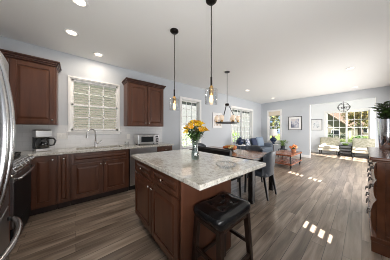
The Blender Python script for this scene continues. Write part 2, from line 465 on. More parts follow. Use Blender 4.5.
for k in range(4): mb.box(-.285, .285, -.012 + .012, .05 - .008 * k, 2.235 - .055 * (k + 1), 2.24 - .055 * k)
mb.build('folded_fabric', 'shade_linen', t, bevel=.006); MB().box(-.285, .285, .005, .05, 2.236, 2.244).build('headrail', 'white_trim', t)
# two unseen window slots, added and shaped to throw sun stripes on the floor
for i, s in enumerate((SLIT1, SLIT2)):
    root = bpy.data.objects.new('window_%d' % (7 + i), None); C.objects.link(root); root['kind'] = 'structure'
    mb = MB(); n = 9 if i == 0 else 5
    for k in range(n):
        zc = s[2] + (s[3] - s[2]) * (k + .5) / n
        mb.box(s[0], s[1], YR - .09, YR - .065, zc - .006, zc + .006)
    if i == 0: mb.box(s[0], s[1], YR - .09, YR - .065, 1.41, 1.49)
    mb.build('sun_stripe_slat', 'slat_white', root)

# ------------------------------------------------------------------ outside
struct('ground', MB().box(-14, 60, -40, 50, -.45, -.30), 'lawn')
struct('road', MB().box(19.5, 22.5, -40, 50, -.32, -.28), 'concrete')

def house(name, label, x0, x1, y0, y1, h, ridge, axis, wallm, roofm='roof_tile', wins=()):
    t = thing(name, label, 'house', ((x0 + x1) / 2, (y0 + y1) / 2, -.30)); cx, cy = (x0 + x1) / 2, (y0 + y1) / 2
    X0, X1, Y0, Y1 = x0 - cx, x1 - cx, y0 - cy, y1 - cy
    mb = MB(); e = .4
    if axis == 'x':
        mb.prism([(Y0, 0), (Y1, 0), (Y1, h), (0, ridge), (Y0, h)], X0, X1, 'x')
        mb.build('wall', wallm, t)
        k = (ridge - h) / (Y1)
        MB().prism([(Y0 - e, h - k * e + .05), (0, ridge + .05), (Y1 + e, h - k * e + .05), (Y1 + e, h - k * e + .2), (0, ridge + .22), (Y0 - e, h - k * e + .2)], X0 - e, X1 + e, 'x').build('roof', roofm, t)
    else:
        mb.prism([(X0, 0), (X1, 0), (X1, h), (0, ridge), (X0, h)], Y0, Y1, 'y')
        mb.build('wall', wallm, t)
        k = (ridge - h) / (X1)
        MB().prism([(X0 - e, h - k * e + .05), (0, ridge + .05), (X1 + e, h - k * e + .05), (X1 + e, h - k * e + .2), (0, ridge + .22), (X0 - e, h - k * e + .2)], Y0 - e, Y1 + e, 'y').build('roof', roofm, t)
    for side, a, z, ww, hh in wins:
        if side == '-y': bx = (X0 + a, X0 + a + ww, Y0 - .05, Y0 + .02)
        else: bx = (X0 - .05, X0 + .02, Y0 + a, Y0 + a + ww)
        f = MB().box(*bx, z, z + hh).build('window', 'white_trim', t)
        if side == '-y': MB().box(bx[0] + .08, bx[1] - .08, bx[2] - .02, bx[2], z + .08, z + hh - .08).build('glass', 'black_glass', f)
        else: MB().box(bx[0] - .02, bx[0], bx[2] + .08, bx[3] - .08, z + .08, z + hh - .08).build('glass', 'black_glass', f)
    return t
house('neighbour_house', 'taupe sided house close outside the kitchen sink window', -7, 1.9, 9.5, 16, 4.6, 6.5, 'x', 'siding')
house('neighbour_house', 'pale grey house outside the breakfast and living windows', 4.2, 22, 10.5, 18, 4.4, 6.4, 'x', 'siding_grey')
house('neighbour_house', 'cream gabled house with sloping brown roof seen through sunroom window', 34, 44, 1.4, 9.0, 2.1, 5.6, 'x', 'siding_cream', wins=[('-x', 1.0, .5, 1.0, 1.1), ('-x', 3.4, .5, 1.6, 1.6)])
house('neighbour_house', 'long brown roofed house behind the cream gabled house', 56, 66, -7, 9, 2.8, 6.6, 'y', 'siding_cream', wins=[('-x', 3, .8, 1.6, 1.4), ('-x', 6, .8, 1.6, 1.4)])

def tree(label, x, y, h, r, m, n=900, leaf=.28, seed=1):
    rnd = random.Random(seed)
    t = thing('tree', label, 'tree', (x, y, -.30))
    mb = MB(); mb.tube([(0, 0, 0), (.05, .03, h * .3), (-.03, 0, h * .6), (0, 0, h * .85)], [h * .035, h * .028, h * .018, h * .008], 8)
    for k in range(6):
        a = k * 1.1; mb.tube([(0, 0, h * (.35 + .05 * k)), (math.cos(a) * r * .5, math.sin(a) * r * .5, h * (.5 + .06 * k))], [h * .014, h * .005], 6)
    mb.build('trunk', 'bark', t, smooth=True)
    mb = MB()
    blobs = [(rnd.uniform(-.55, .55) * r, rnd.uniform(-.55, .55) * r, h * rnd.uniform(.45, .88), r * rnd.uniform(.35, .6)) for _ in range(10)]
    for k in range(n):
        bx, by, bz, br = rnd.choice(blobs)
        d = Vector((rnd.gauss(0, 1), rnd.gauss(0, 1), rnd.gauss(0, 1))).normalized(); p = Vector((bx, by, bz)) + d * br * rnd.uniform(.6, 1.05)
        mb.leaf(p, d + Vector((rnd.uniform(-.6, .6), rnd.uniform(-.6, .6), rnd.uniform(-.9, .3))), leaf * rnd.uniform(.7, 1.3), leaf * .7)
    mb.build('crown', m, t)
    return t
def bush(label, x, y, r, h, m='leaf', n=350, seed=3):
    rnd = random.Random(seed); mb = MB()
    for k in range(n):
        d = Vector((rnd.gauss(0, 1), rnd.gauss(0, 1), abs(rnd.gauss(0, 1)))).normalized()
        p = Vector((d.x * r, d.y * r, d.z * h)) * rnd.uniform(.7, 1)
        mb.leaf(p, d + Vector((rnd.uniform(-.5, .5), rnd.uniform(-.5, .5), rnd.uniform(-.3, .5))), .16, .1)
    o = mb.build('bush', m, loc=(x, y, -.30)); tag(o, label, 'bush'); return o
tree('yellowing tree on the lawn outside the sunroom window', 27.0, .0, 5.0, 1.9, 'tree_autumn', 1100, .30, 4)
tree('green tree farther off beside the yellowing tree', 46, .3, 7.5, 2.6, 'tree_leaf', 900, .42, 5)
tree('leafy tree close outside the narrow far wall window', 13.4, 5.05, 4.2, 1.35, 'tree_leaf', 800, .22, 9)
bush('clipped dark bush on the lawn before the cream house', 30, 3.3, .8, 1.1, 'leaf_dark', seed=11)
bush('second clipped bush on the lawn, nearer the yellowing tree', 29, 1.7, .7, 1.0, 'leaf_dark', seed=13)
bush('wide bush on the lawn under the yellowing tree', 24.5, .2, .9, .9, 'leaf', seed=12)
for k in range(5):
    bush(['clipped hedge bush outside the breakfast window', 'hedge bush outside the gap between breakfast and living windows', 'hedge bush outside the near half of the double window', 'hedge bush outside the far half of the double window', 'end hedge bush outside toward the far corner'][k], 4.6 + 2.0 * k, 8.6, .85, 1.5, 'leaf_bright', 350, 20 + k)

# ------------------------------------------------------------------ cabinets
def panel_door(mb, x0, x1, z0, z1, y=0, th=.02, fw=.055):
    """raised-panel front; outer face at y-th"""
    f = fw if min(x1 - x0, z1 - z0) > .2 else min(x1 - x0, z1 - z0) * .24
    mb.box(x0, x0 + f, y - th, y, z0, z1).box(x1 - f, x1, y - th, y, z0, z1).box(x0 + f, x1 - f, y - th, y, z0, z0 + f).box(x0 + f, x1 - f, y - th, y, z1 - f, z1)
    mb.box(x0 + f, x1 - f, y - th * .35, y, z0 + f, z1 - f)
    g = f * .16
    mb.frustum(x0 + f + g, x1 - f - g, z0 + f + g, z1 - f - g, y - th * .35, y - th * .9, min(.028, (x1 - x0) * .1, (z1 - z0) * .14))
    return mb
def knob(parent, x, y, z, r=.015):
    prof = [(.006, 0), (.006, .012), (r, .016), (r * 1.05, .021), (r * .7, .028), (.002, .030)]
    mb = MB(); mb.lathe(prof, n=14); mb.b.transform(Matrix.Translation((x, y, z)) @ Matrix.Rotation(R(90), 4, 'X'))
    return mb.build('knob', 'nickel', parent, smooth=True)
def base_cabinet(name, label, loc, rz, x0, x1, depth, fronts, z1=.875, toe=.10, wood='cherry', toe_depth=.05):
    t = thing(name, label, 'cabinet', loc, rz)
    MB().box(x0, x1, 0, depth, toe, z1).build('body', wood, t, bevel=.002)
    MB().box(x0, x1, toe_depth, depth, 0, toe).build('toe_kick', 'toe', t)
    for kind, a, b, c, d, kn in fronts:
        o = panel_door(MB(), a, b, c, d).build(kind, wood, t, bevel=.003)
        for kx, kz in kn: knob(o, kx, -.02, kz)
    return t
YB = 3.07
base_cabinet('base_cabinet', 'corner cherry base cabinet with single door beside the range', (0, YB, 0), 0, XL + .004, -.226, YK - YB - .014,
             [('door', -.495, -.245, .125, .855, [(-.27, .80)])])
base_cabinet('base_cabinet', 'narrow cherry pull-out cabinet next to the sink cabinet', (0, YB, 0), 0, -.222, -.075, YK - YB - .014,
             [('door', -.212, -.085, .125, .855, [(-.148, .80)])])
base_cabinet('sink_cabinet', 'cherry two-door cabinet under the sink with false drawer front', (0, YB, 0), 0, -.071, .828, YK - YB - .014,
             [('drawer_front', -.05, .807, .715, .855, []), ('door', -.05, .372, .125, .69, [(.345, .645)]), ('door', .385, .807, .125, .69, [(.412, .645)])], z1=.64)
# upper walls of the sink cabinet around the basin
sc = bpy.data.objects['sink_cabinet']
MB().box(-.071, .828, 0, .018, .64, .875).box(-.071, -.053, .018, YK - YB - .014, .64, .875).box(.81, .828, .018, YK - YB - .014, .64, .875).build('face_frame', 'cherry', sc)
base_cabinet('base_cabinet', 'cherry drawer cabinet at the counter end beside the dishwasher', (0, YB, 0), 0, 1.445, 1.85, YK - YB - .014,
             [('drawer', 1.462, 1.833, .705, .855, [(1.648, .78)]), ('door', 1.462, 1.833, .125, .68, [(1.50, .64)])])
base_cabinet('base_cabinet', 'narrow cherry cabinet squeezed between refrigerator and range', (-.52, 2.0, 0), 90, -.25, .275, .65,
             [('door', -.235, .26, .125, .855, [(.22, .80)])])

# countertop with sink cut-out
mb = MB(); X0, X1, Y0, Y1 = XL + .002, 1.88, YB - .035, YK - .014
SX0, SX1, SY0, SY1 = .0, .74, 3.17, 3.53
mb.box(X0, SX0, Y0, Y1, .875, .912).box(SX1, X1, Y0, Y1, .875, .912).box(SX0, SX1, Y0, SY0, .875, .912).box(SX0, SX1, SY1, Y1, .875, .912)
bmesh.ops.remove_doubles(mb.b, verts=mb.b.verts, dist=1e-5)
o = mb.build('countertop', 'granite'); tag(o, 'speckled cream granite countertop along the kitchen wall around the sink', 'countertop')
o = MB().box(XL + .002, -.49, 1.745, 2.278, .875, .912).build('countertop', 'granite'); tag(o, 'short granite countertop piece between refrigerator and range', 'countertop')
# sink
t = thing('sink', 'stainless undermount sink set in the granite under the window', 'sink', (.37, 3.35, .66))
mb = MB(); a, b_, d = .385, .195, .214
mb.box(-a, a, -b_, b_, 0, .008).box(-a, -a + .008, -b_, b_, .008, d).box(a - .008, a, -b_, b_, .008, d).box(-a, a, -b_, -b_ + .008, .008, d).box(-a, a, b_ - .008, b_, .008, d)
mb.build('basin', 'brushed_steel', t); MB().cyl((0, 0, .009), (0, 0, .012), .04).build('drain', 'chrome', t)
# faucet
t = thing('faucet', 'gooseneck chrome faucet standing behind the kitchen sink', 'faucet', (.318, 3.595, .912))
MB().lathe([(.028, 0), (.028, .008), (.02, .014), (.018, .10), (.014, .105)], n=16).build('base', 'steel', t, smooth='auto')
pts = [(0, 0, .10), (0, 0, .27)]
for k in range(1, 13):
    a = PI * k / 13; pts.append((-.075 * (1 - math.cos(a)), -.06 * (1 - math.cos(a)), .27 + .09 * math.sin(a)))
pts += [(-.15, -.12, .262), (-.152, -.122, .235)]
MB().tube(pts, .0115, 10).build('spout', 'steel', t, smooth=True)
MB().cyl((-.151, -.121, .245), (-.153, -.123, .185), .016, .019).build('spray_head', 'steel', t, smooth='auto')
MB().tube([(.015, 0, .065), (.05, -.005, .068), (.082, -.01, .082), (.094, -.012, .13)], [.012, .010, .008, .007], 8).build('handle', 'steel', t, smooth=True)

# upper cabinets
def upper_cabinet(label, x0, x1, z0, z1, doors, crown_ends):
    yf = 3.35; d = YK - yf - .001
    t = thing('wall_cabinet', label, 'cabinet', (0, yf, 0), 0)
    MB().box(x0, x1, 0, d, z0, z1).build('body', 'cherry', t, bevel=.002)
    for a, b, kx in doors:
        o = panel_door(MB(), a, b, z0 + .02, z1 - .025, fw=.06).build('door', 'cherry', t, bevel=.003)
        knob(o, kx, -.02, z0 + .075)
    e0, e1 = crown_ends
    mb = MB()
    for k, (o_, za, zb) in enumerate(((.012, z1 - .005, z1 + .02), (.028, z1 + .02, z1 + .05), (.045, z1 + .05, z1 + .075))):
        mb.box(x0 - o_ * e0, x1 + o_ * e1, -.02 - o_, d, za, zb)
    mb.build('crown_molding', 'cherry_dark', t, bevel=.006)
    return t
upper_cabinet('dark cherry wall cabinet in the corner above the coffee maker', XL + .002, -.25, 1.345, 2.33, [(-1.15, -.755, -.785), (-.737, -.27, -.30)], (0, 1))
upper_cabinet('dark cherry wall cabinet with two doors above the toaster oven', .873, 1.752, 1.345, 2.325, [(.893, 1.302, 1.27), (1.322, 1.732, 1.352)], (1, 1))

# dishwasher
t = thing('dishwasher', 'stainless dishwasher built in between sink and drawer cabinets', 'dishwasher', (.84, YB, 0))
MB().box(.003, .597, .01, .58, .10, .873).box(.003, .597, .06, .58, 0, .10).build('body', 'black_plastic', t)
MB().box(.005, .595, -.022, .008, .11, .76).build('door', 'brushed_steel', t, bevel=.004)
MB().box(.005, .595, -.022, .008, .765, .868).build('control_panel', 'brushed_steel', t, bevel=.004)
MB().tube([(.06, -.022, .715), (.06, -.055, .715), (.54, -.055, .715), (.54, -.022, .715)], .010, 8).build('handle', 'steel', t, smooth=True)

# ------------------------------------------------------------------ range
t = thing('gas_range', 'stainless gas range with black oven door against the wall', 'stove', (-.52, 2.66, 0), 90)
W = .377
MB().box(-W, W, .012, .655, .03, .895).build('body', 'brushed_steel', t, bevel=.002)
for sx in (-1, 1):
    for y in (.06, .6): MB().cyl((sx * .33, y, 0), (sx * .33, y, .03), .02).build('foot', 'black_plastic', t)
MB().box(-W, W, -.005, .655, .895, .915).build('cooktop', 'steel', t, bevel=.004)
MB().box(-W + .03, W - .03, .05, .60, .915, .922).build('burner_pan', 'black_glass', t)
for gx in (-.24, 0, .24):
    mb = MB(); gw = .115
    for yy in (.06, .32, .59): mb.box(gx - gw, gx + gw, yy - .008, yy + .008, .935, .957)
    for xx in (-gw, 0, gw): mb.box(gx + xx - .008, gx + xx + .008, .06, .59, .935, .957)
    for xx in (-gw + .008, gw - .008):
        for yy in (.068, .582): mb.box(gx + xx - .008, gx + xx + .008, yy - .008, yy + .008, .92, .937)
    mb.build('grate', 'cast_iron', t, bevel=.003)
for bx, by in ((-.24, .18), (-.24, .46), (.24, .18), (.24, .46), (0, .32)):
    MB().lathe([(.045, .921), (.045, .930), (.03, .934), (.001, .936)], (bx, by, 0), 16).build('burner', 'cast_iron', t, smooth='auto')
MB().prism([(.012, .79), (-.055, .80), (-.055, .825), (-.012, .905), (.012, .905)], -W, W, 'x').build('control_panel', 'steel', t, bevel=.003)
for k in range(5):
    x = -.30 + .15 * k
    d = Vector((0, -.88, .47)); p = Vector((x, -.034, .862))
    kb = MB().cyl(p, p + d * .012, .034, .034, 18).cyl(p + d * .012, p + d * .045, .028, .024, 18).build('knob', 'steel', t, smooth='auto')
MB().box(-W + .006, W - .006, -.035, .010, .245, .79).build('oven_door', 'brushed_steel', t, bevel=.004)
od = [c for c in t.children if c.name.startswith('oven_door')][0]
MB().box(-W + .008, W - .022, -.039, -.034, .25, .715).build('oven_glass', 'black_glass', od)
MB().tube([(-.34, -.035, .745), (-.34, -.07, .748), (-.2, -.08, .75), (0, -.082, .75), (.2, -.08, .75), (.34, -.07, .748), (.34, -.035, .745)], .013, 10).build('oven_handle', 'steel', od, smooth=True)
MB().box(-W + .006, W - .006, -.033, .010, .06, .235).build('storage_drawer', 'black_glass', t, bevel=.004)

# ------------------------------------------------------------------ refrigerator
t = thing('refrigerator', 'stainless french door refrigerator with bowed handles', 'refrigerator', (-.42, 1.262, 0), 90)
W = .455
MB().box(-W, W, .0, .69, .03, 1.76).build('body', 'gunmetal', t, bevel=.004)
MB().box(-W + .02, W - .02, .03, .66, 0, .03).build('plinth', 'black_plastic', t)
def bowed(x0, x1, z0, z1, bow=.035):
    def yf(x): return -.035 - bow * (1 - (x / W) ** 2)
    n = 10; poly = [(x0 + (x1 - x0) * k / n, yf(x0 + (x1 - x0) * k / n)) for k in range(n + 1)] + [(x1, -.004), (x0, -.004)]
    return MB().prism(poly, z0, z1, 'z')
for s in (-1, 1):
    a, b = (-W, -.004) if s < 0 else (.004, W)
    dr = bowed(a, b, .70, 1.755, .03).build('door', 'fridge_steel', t, smooth='auto', bevel=.006)
    pts = []
    for k in range(15):
        u = k / 14; pts.append((s * .045, -.068 - .066 * math.sin(PI * u) ** .7, .765 + .95 * u))
    MB().tube(pts, [.013 + .004 * math.sin(PI * k / 14) for k in range(15)], 12).build('door_handle', 'steel', dr, smooth=True)
fz = bowed(-W, W, .06, .69, .03).build('freezer_drawer', 'fridge_steel', t, smooth='auto', bevel=.006)
pts = []
for k in range(17):
    u = k / 16; pts.append((-.39 + .78 * u, -.05 - .105 * math.sin(PI * u) ** .6, .615 + .015 * math.sin(PI * u)))
MB().tube(pts, .015, 12).build('drawer_handle', 'steel', fz, smooth=True)

# ------------------------------------------------------------------ counter things
# coffee maker
t = thing('coffee_maker', 'silver and black drip coffee maker on the corner counter', 'coffee maker', (-.425, 3.40, .9125), 18)
MB().box(-.095, .095, -.11, .11, 0, .045).build('base', 'brushed_steel', t, bevel=.01)
MB().box(-.095, .095, .03, .11, .045, .24).build('tower', 'black_plastic', t, bevel=.006)
MB().box(-.098, .098, -.105, .112, .225, .335).build('brew_head', 'brushed_steel', t, bevel=.012)
MB().box(-.09, .09, -.10, .108, .335, .35).build('top', 'black_plastic', t, bevel=.006)
c = MB().lathe([(.06, .05), (.078, .065), (.082, .11), (.076, .17), (.058, .205), (.06, .215)], (0, -.03, 0), 20).build('carafe', 'carafe_glass', t, smooth=True)
MB().lathe([(.058, .05), (.074, .064), (.078, .11), (.074, .13)], (0, -.03, 0), 20).build('coffee', 'black_plastic', c, smooth=True)
MB().lathe([(.062, .208), (.064, .222), (.03, .224)], (0, -.03, 0), 20).build('carafe_lid', 'black_plastic', c, smooth='auto')
MB().tube([(.06, -.04, .205), (.125, -.05, .205), (.15, -.055, .16), (.13, -.05, .09), (.08, -.045, .085)], .013, 8).build('carafe_handle', 'black_plastic', c, smooth=True)
# toaster oven
t = thing('toaster_oven', 'silver toaster oven with dark window under the wall cabinet', 'toaster oven', (1.34, 3.29, .9125), 0)
for sx in (-.22, .22):
    for y in (.03, .24): MB().cyl((sx, y, 0), (sx, y, .018), .014).build('foot', 'black_plastic', t)
MB().box(-.26, .26, 0, .28, .018, .235).build('body', 'brushed_steel', t, bevel=.012)
dr = MB().box(-.24, .14, -.014, 0, .035, .215).build('door', 'brushed_steel', t, bevel=.004)
MB().box(-.19, .10, -.018, -.013, .06, .185).build('window', 'black_glass', dr)
MB().tube([(-.18, -.014, .20), (-.18, -.04, .20), (.09, -.04, .20), (.09, -.014, .20)], .007, 8).build('door_handle', 'steel', dr, smooth=True)
MB().box(.15, .25, -.008, 0, .035, .215).build('control_panel', 'steel', t, bevel=.003)
for z in (.07, .125, .18): MB().cyl((.20, -.008, z), (.20, -.028, z), .018).build('knob', 'black_plastic', t, smooth='auto')
# small clear jar
t = thing('glass_jar', 'small clear glass jar on the counter near the sink', 'jar', (.915, 3.57, .9125))
MB().lathe([(.001, 0), (.042, 0), (.045, .006), (.045, .075), (.042, .075), (.041, .008), (.001, .007)], n=20, cap=False).build('jar', 'clear_glass', t, smooth='auto')
MB().lathe([(.047, .075), (.047, .085), (.001, .086)], n=20).build('lid', 'white_plastic', t, smooth='auto')
# switch plates
def plate(label, x, z, gangs):
    t = thing('outlet_plate', label, 'outlet', (x, YK - .012, z)); ww = .035 * gangs + .005
    MB().box(-ww, ww, -.006, 0, -.058, .058).build('plate', 'white_plastic', t, bevel=.003)
    for g in range(gangs):
        x = (g - (gangs - 1) / 2) * .05
        MB().box(x - .016, x + .016, -.010, -.006, -.034, .034).build('switch', 'white_plastic', t, bevel=.002)
plate('white double switch plate on the tile between cabinet and window', -.195, 1.14, 2)
plate('white outlet plate on the tile beside the toaster oven', .98, 1.10, 1)

# ------------------------------------------------------------------ island
IX, IY0, IY1 = .64, .905, 2.03
D = IY1 - IY0
cy = (IY0 + IY1) / 2
H = D / 2
fr = []
# local x runs to world -y: x=-H is the far end (world IY1)
for s in (-1, 1):
    a, b = (-H + .02, -.008) if s < 0 else (.008, H - .045)
    fr.append(('drawer', a, b, .715, .855, [((a + b) / 2, .785)]))
    fr.append(('door', a, b, .125, .69, [(-.04 if s < 0 else .04, .635)]))
t = base_cabinet('kitchen_island', 'dark cherry kitchen island cabinet in the middle of the floor', (IX, cy, 0), -90, -H, H, .61, fr)
MB().box(H - .001, H + .012, -.022, .612, .02, .875).build('end_panel', 'cherry', t, bevel=.002)
o = MB().box(.585, 1.525, .645, 2.06, .876, .914).build('countertop', 'granite', bevel=.009, seg=3); tag(o, 'large speckled granite countertop overhanging the kitchen island', 'countertop')

# ------------------------------------------------------------------ bar stool
t = thing('bar_stool', 'backless bar stool with black tufted leather saddle seat', 'stool', (.925, .742, 0), 0)
sw, sdp = .205, .145
def seat_fn(u, v):   # wrapped cushion: v 0..1 from bottom centre over the rim to top centre
    a = 2 * PI * u; c, s = math.cos(a), math.sin(a); p = .26
    sx = abs(c) ** p * (1 if c >= 0 else -1); sy = abs(s) ** p * (1 if s >= 0 else -1)
    if v < .2: k, z = v / .2, 0
    elif v < .5:
        q = (v - .2) / .3; k = 1 + .05 * math.sin(PI * q); z = .062 * q
    else:
        q = (v - .5) / .5; k = 1 - q; z = .062 + .024 * math.sin(min(1, q * 2.2) * PI / 2)
    x, y = sx * sw * k, sy * sdp * k
    z += .026 * (x / sw) ** 2 * (v / 1.0)
    if v > .5:
        for tx in (-.085, .085):
            for ty in (-.055, .055):
                z -= .016 * math.exp(-((x - tx) ** 2 + (y - ty) ** 2) / .0007)
        z -= .006 * (math.exp(-(x / .012) ** 2) + math.exp(-(y / .012) ** 2))
    return (x, y, .575 + z)
st = MB().grid(seat_fn, 72, 40, True).build('seat', 'black_leather', t, smooth=True)
for tx in (-.085, .085):
    for ty in (-.055, .055): MB().ball((tx, ty, .651), .010, 10, 6, (1, 1, .5)).build('tuft_button', 'black_leather', st, smooth=True)
MB().box(-.19, .19, -.13, .13, .535, .577).build('seat_rail', 'stool_wood', t, bevel=.004)
for sx in (-1, 1):
    for sy in (-1, 1):
        mb = MB(); a0 = (sx * .172, sy * .115); a1 = (sx * .20, sy * .148)
        vs = []
        for (px, py), z, h in ((a1, 0, .017), (a0, .56, .021)):
            vs.append([mb.b.verts.new((px + dx * h, py + dy * h, z)) for dx, dy in ((-1, -1), (1, -1), (1, 1), (-1, 1))])
        mb._f(vs[0][::-1]); mb._f(vs[1])
        for k in range(4): mb._f([vs[0][k], vs[0][(k + 1) % 4], vs[1][(k + 1) % 4], vs[1][k]])
        mb.build('leg', 'stool_wood', t, bevel=.003)
for sy in (-1, 1): MB().box(-.186, .186, sy * .135 - .010, sy * .135 + .010, .205, .235).build('stretcher', 'stool_wood', t, bevel=.003)
for sx in (-1, 1): MB().box(sx * .188 - .010, sx * .188 + .010, -.128, .128, .30, .33).build('stretcher', 'stool_wood', t, bevel=.003)

# ------------------------------------------------------------------ vase and bouquet
VX, VY, VZ = 1.068, 1.262, .9145
o = MB().lathe([(.001, 0), (.042, 0), (.045, .01), (.046, .05), (.036, .12), (.030, .165), (.036, .20), (.046, .225), (.043, .225), (.033, .20), (.027, .165), (.033, .12), (.042, .05), (.040, .014), (.001, .012)], n=28, cap=False).build('vase', 'vase_glass', smooth=True, loc=(VX, VY, VZ))
tag(o, 'tall clear glass vase holding yellow lilies on the island', 'vase')
def lily(seed, colm):
    rnd = random.Random(seed); mb = MB(); n = 6
    for ring_ in range(2):
        for k in range(3):
            a = 2 * PI * (k + .5 * ring_) / 3
            prev = None
            for j in range(7):
                u = j / 6; r = .006 + .052 * u ** .8; z = .045 * math.sin(u * PI * .62) + .01; wd = .030 * math.sin(PI * (u * .92 + .04)) ** .8
                c = Vector((math.cos(a) * r, math.sin(a) * r, z)); sd_ = Vector((-math.sin(a), math.cos(a), 0))
                q = [mb.b.verts.new(c - sd_ * wd / 2 + Vector((0, 0, .004))), mb.b.verts.new(c - Vector((0, 0, .003))), mb.b.verts.new(c + sd_ * wd / 2 + Vector((0, 0, .004)))]
                if prev:
                    mb._f([prev[0], prev[1], q[1], q[0]]); mb._f([prev[1], prev[2], q[2], q[1]])
                prev = q
    return mb
rnd = random.Random(21)
heads = []
for k in range(20):
    a = 2.399 * k; rr = .112 * math.sqrt((k + .3) / 20)
    heads.append((rr * math.cos(a), rr * math.sin(a), .42 - 1.2 * rr * rr / .13 + rnd.uniform(-.02, .015)))
for k, (hx, hy, hz) in enumerate(heads):
    t = thing('lily', 'yellow lily standing in the glass vase on the island', 'flower', (VX, VY, VZ + .02), 0, 'yellow lilies in the glass vase')
    hz -= .02
    m = lily(k, '')
    d = Vector((hx * 4, hy * 4, .42)).normalized(); q = Vector((0, 0, 1)).rotation_difference(d).to_matrix().to_4x4()
    s = rnd.uniform(.62, .82)
    m.b.transform(Matrix.Translation((hx, hy, hz)) @ q @ Matrix.Scale(s, 4) @ Matrix.Rotation(rnd.uniform(0, 2), 4, 'Z'))
    m.build('blossom', 'petal_yellow' if k % 3 else 'petal_gold', t, smooth=True)
    bx, by = -hx * .12, -hy * .12
    MB().tube([(bx, by, .0), (hx * .08, hy * .08, .17), (hx * .5, hy * .5, hz * .72), (hx, hy, hz)], .0028, 6).build('stem', 'leaf', t, smooth=True)
    mb = MB()
    for j in range(4):
        u = .62 + .09 * j; p = Vector((hx * u, hy * u, .17 + (hz - .17) * u)); a = rnd.uniform(0, 2 * PI)
        mb.leaf(p, (math.cos(a), math.sin(a), rnd.uniform(-.1, .5)), rnd.uniform(.05, .08), .02)
    mb.build('leaves', 'leaf', t)
for k in range(16):
    a = 2.4 * k + .2
    t = thing('greenery_sprig', 'leafy green stem spreading from the vase below the lilies', 'greenery', (VX, VY, VZ + .02), 0, 'green stems in the glass vase')
    ex, ey, ez = (.05 + .06 * (k % 3) / 2) * math.cos(a), (.05 + .06 * (k % 3) / 2) * math.sin(a), .29 + .03 * (k % 4)
    MB().tube([(-ex * .1, -ey * .1, 0), (ex * .08, ey * .08, .18), (ex * .6, ey * .6, ez * .9), (ex, ey, ez)], .0022, 5).build('stem', 'leaf', t)
    mb = MB()
    for j in range(16):
        u = .25 + .047 * j; p = Vector((ex * u, ey * u, .19 + (ez - .19) * u)); b_ = rnd.uniform(0, 2 * PI)
        mb.leaf(p, (math.cos(b_) + ex * 4, math.sin(b_) + ey * 4, rnd.uniform(-.4, .5)), rnd.uniform(.05, .075), .026)
    mb.build('leaves', 'leaf_dark' if k % 2 else 'leaf', t)
# clear dish
t = thing('glass_bowl', 'low clear glass bowl near the island corner by the stool', 'bowl', (1.01, .775, .9145))
MB().lathe([(.001, .010), (.05, .010), (.078, .022), (.09, .045), (.086, .045), (.075, .026), (.05, .014), (.001, .014)], n=32, cap=False).build('bowl', 'clear_glass', t, smooth=True)
for k in range(3):
    a = k * 2.094 + .4; MB().ball((.05 * math.cos(a), .05 * math.sin(a), .007), .007, 10, 8).build('foot', 'clear_glass', t, smooth=True)

# ------------------------------------------------------------------ pendants and chandeliers
def pendant(label, x, y):
    t = thing('pendant_light', label, 'pendant light', (x, y, 0), 0, 'glass pendants over the island')
    MB().lathe([(.062, ZC), (.062, ZC - .012), (.045, ZC - .03), (.012, ZC - .034)], n=24).build('canopy', 'bronze', t, smooth='auto')
    MB().cyl((0, 0, ZC - .03), (0, 0, 1.86), .0055, None, 10).build('rod', 'bronze', t, smooth='auto')
    MB().cyl((0, 0, 1.86), (0, 0, 1.745), .011, .012, 12).build('coupler', 'bronze', t, smooth='auto')
    s = MB().lathe([(.012, 1.76), (.024, 1.74), (.026, 1.72), (.026, 1.665), (.02, 1.655)], n=18).build('socket', 'brass', t, smooth='auto')
    MB().lathe([(.012, 1.656), (.018, 1.63), (.022, 1.60), (.016, 1.572), (.001, 1.562)], n=14).build('bulb', 'bulb_glow', t, smooth=True)
    MB().lathe([(.026, 1.722), (.066, 1.722), (.070, 1.716), (.070, 1.550), (.067, 1.550), (.067, 1.714), (.026, 1.719)], n=32, cap=False).build('glass_shade', 'clear_glass', t, smooth='auto')
    return t
pendant('clear glass pendant hanging nearer the sink, over the lilies', 1.125, 1.81)
pendant('clear glass pendant hanging over the island corner by the stool', 1.18, 1.108)

CX, CY = 2.95, 2.22
t = thing('chandelier', 'dark ring chandelier with frosted globes over the dining table', 'chandelier', (CX, CY, 0))
MB().lathe([(.065, ZC), (.065, ZC - .015), (.02, ZC - .03)], n=20).build('canopy', 'gunmetal', t, smooth='auto')
MB().cyl((0, 0, ZC - .02), (0, 0, 1.90), .006).build('rod', 'gunmetal', t)
MB().lathe([(.012, 1.94), (.05, 1.925), (.05, 1.885), (.02, 1.87)], n=18).build('hub', 'bronze', t, smooth='auto')
mb = MB(); mb.lathe([(.255, 1.425), (.285, 1.425), (.285, 1.455), (.255, 1.455), (.255, 1.425)], n=40, cap=False); mb.build('ring', 'gunmetal', t, smooth='auto')
for k in range(3):
    a = k * 2.094 + 1.25; c, s = math.cos(a), math.sin(a)
    MB().tube([(.035 * c, .035 * s, 1.90), (.12 * c, .12 * s, 1.72), (.265 * c, .265 * s, 1.45)], .008, 8).build('arm', 'gunmetal', t, smooth=True)
for k in range(6):
    a = k * PI / 3 + .15; c, s = .27 * math.cos(a), .27 * math.sin(a)
    g = MB().lathe([(.024, 1.455), (.028, 1.465), (.022, 1.50)], (c, s, 0), 14).build('socket', 'brass', t, smooth='auto')
    MB().lathe([(.022, 1.495), (.042, 1.512), (.054, 1.54), (.051, 1.585), (.042, 1.61)], (c, s, 0), 20).build('globe', 'globe_glow', t, smooth=True)

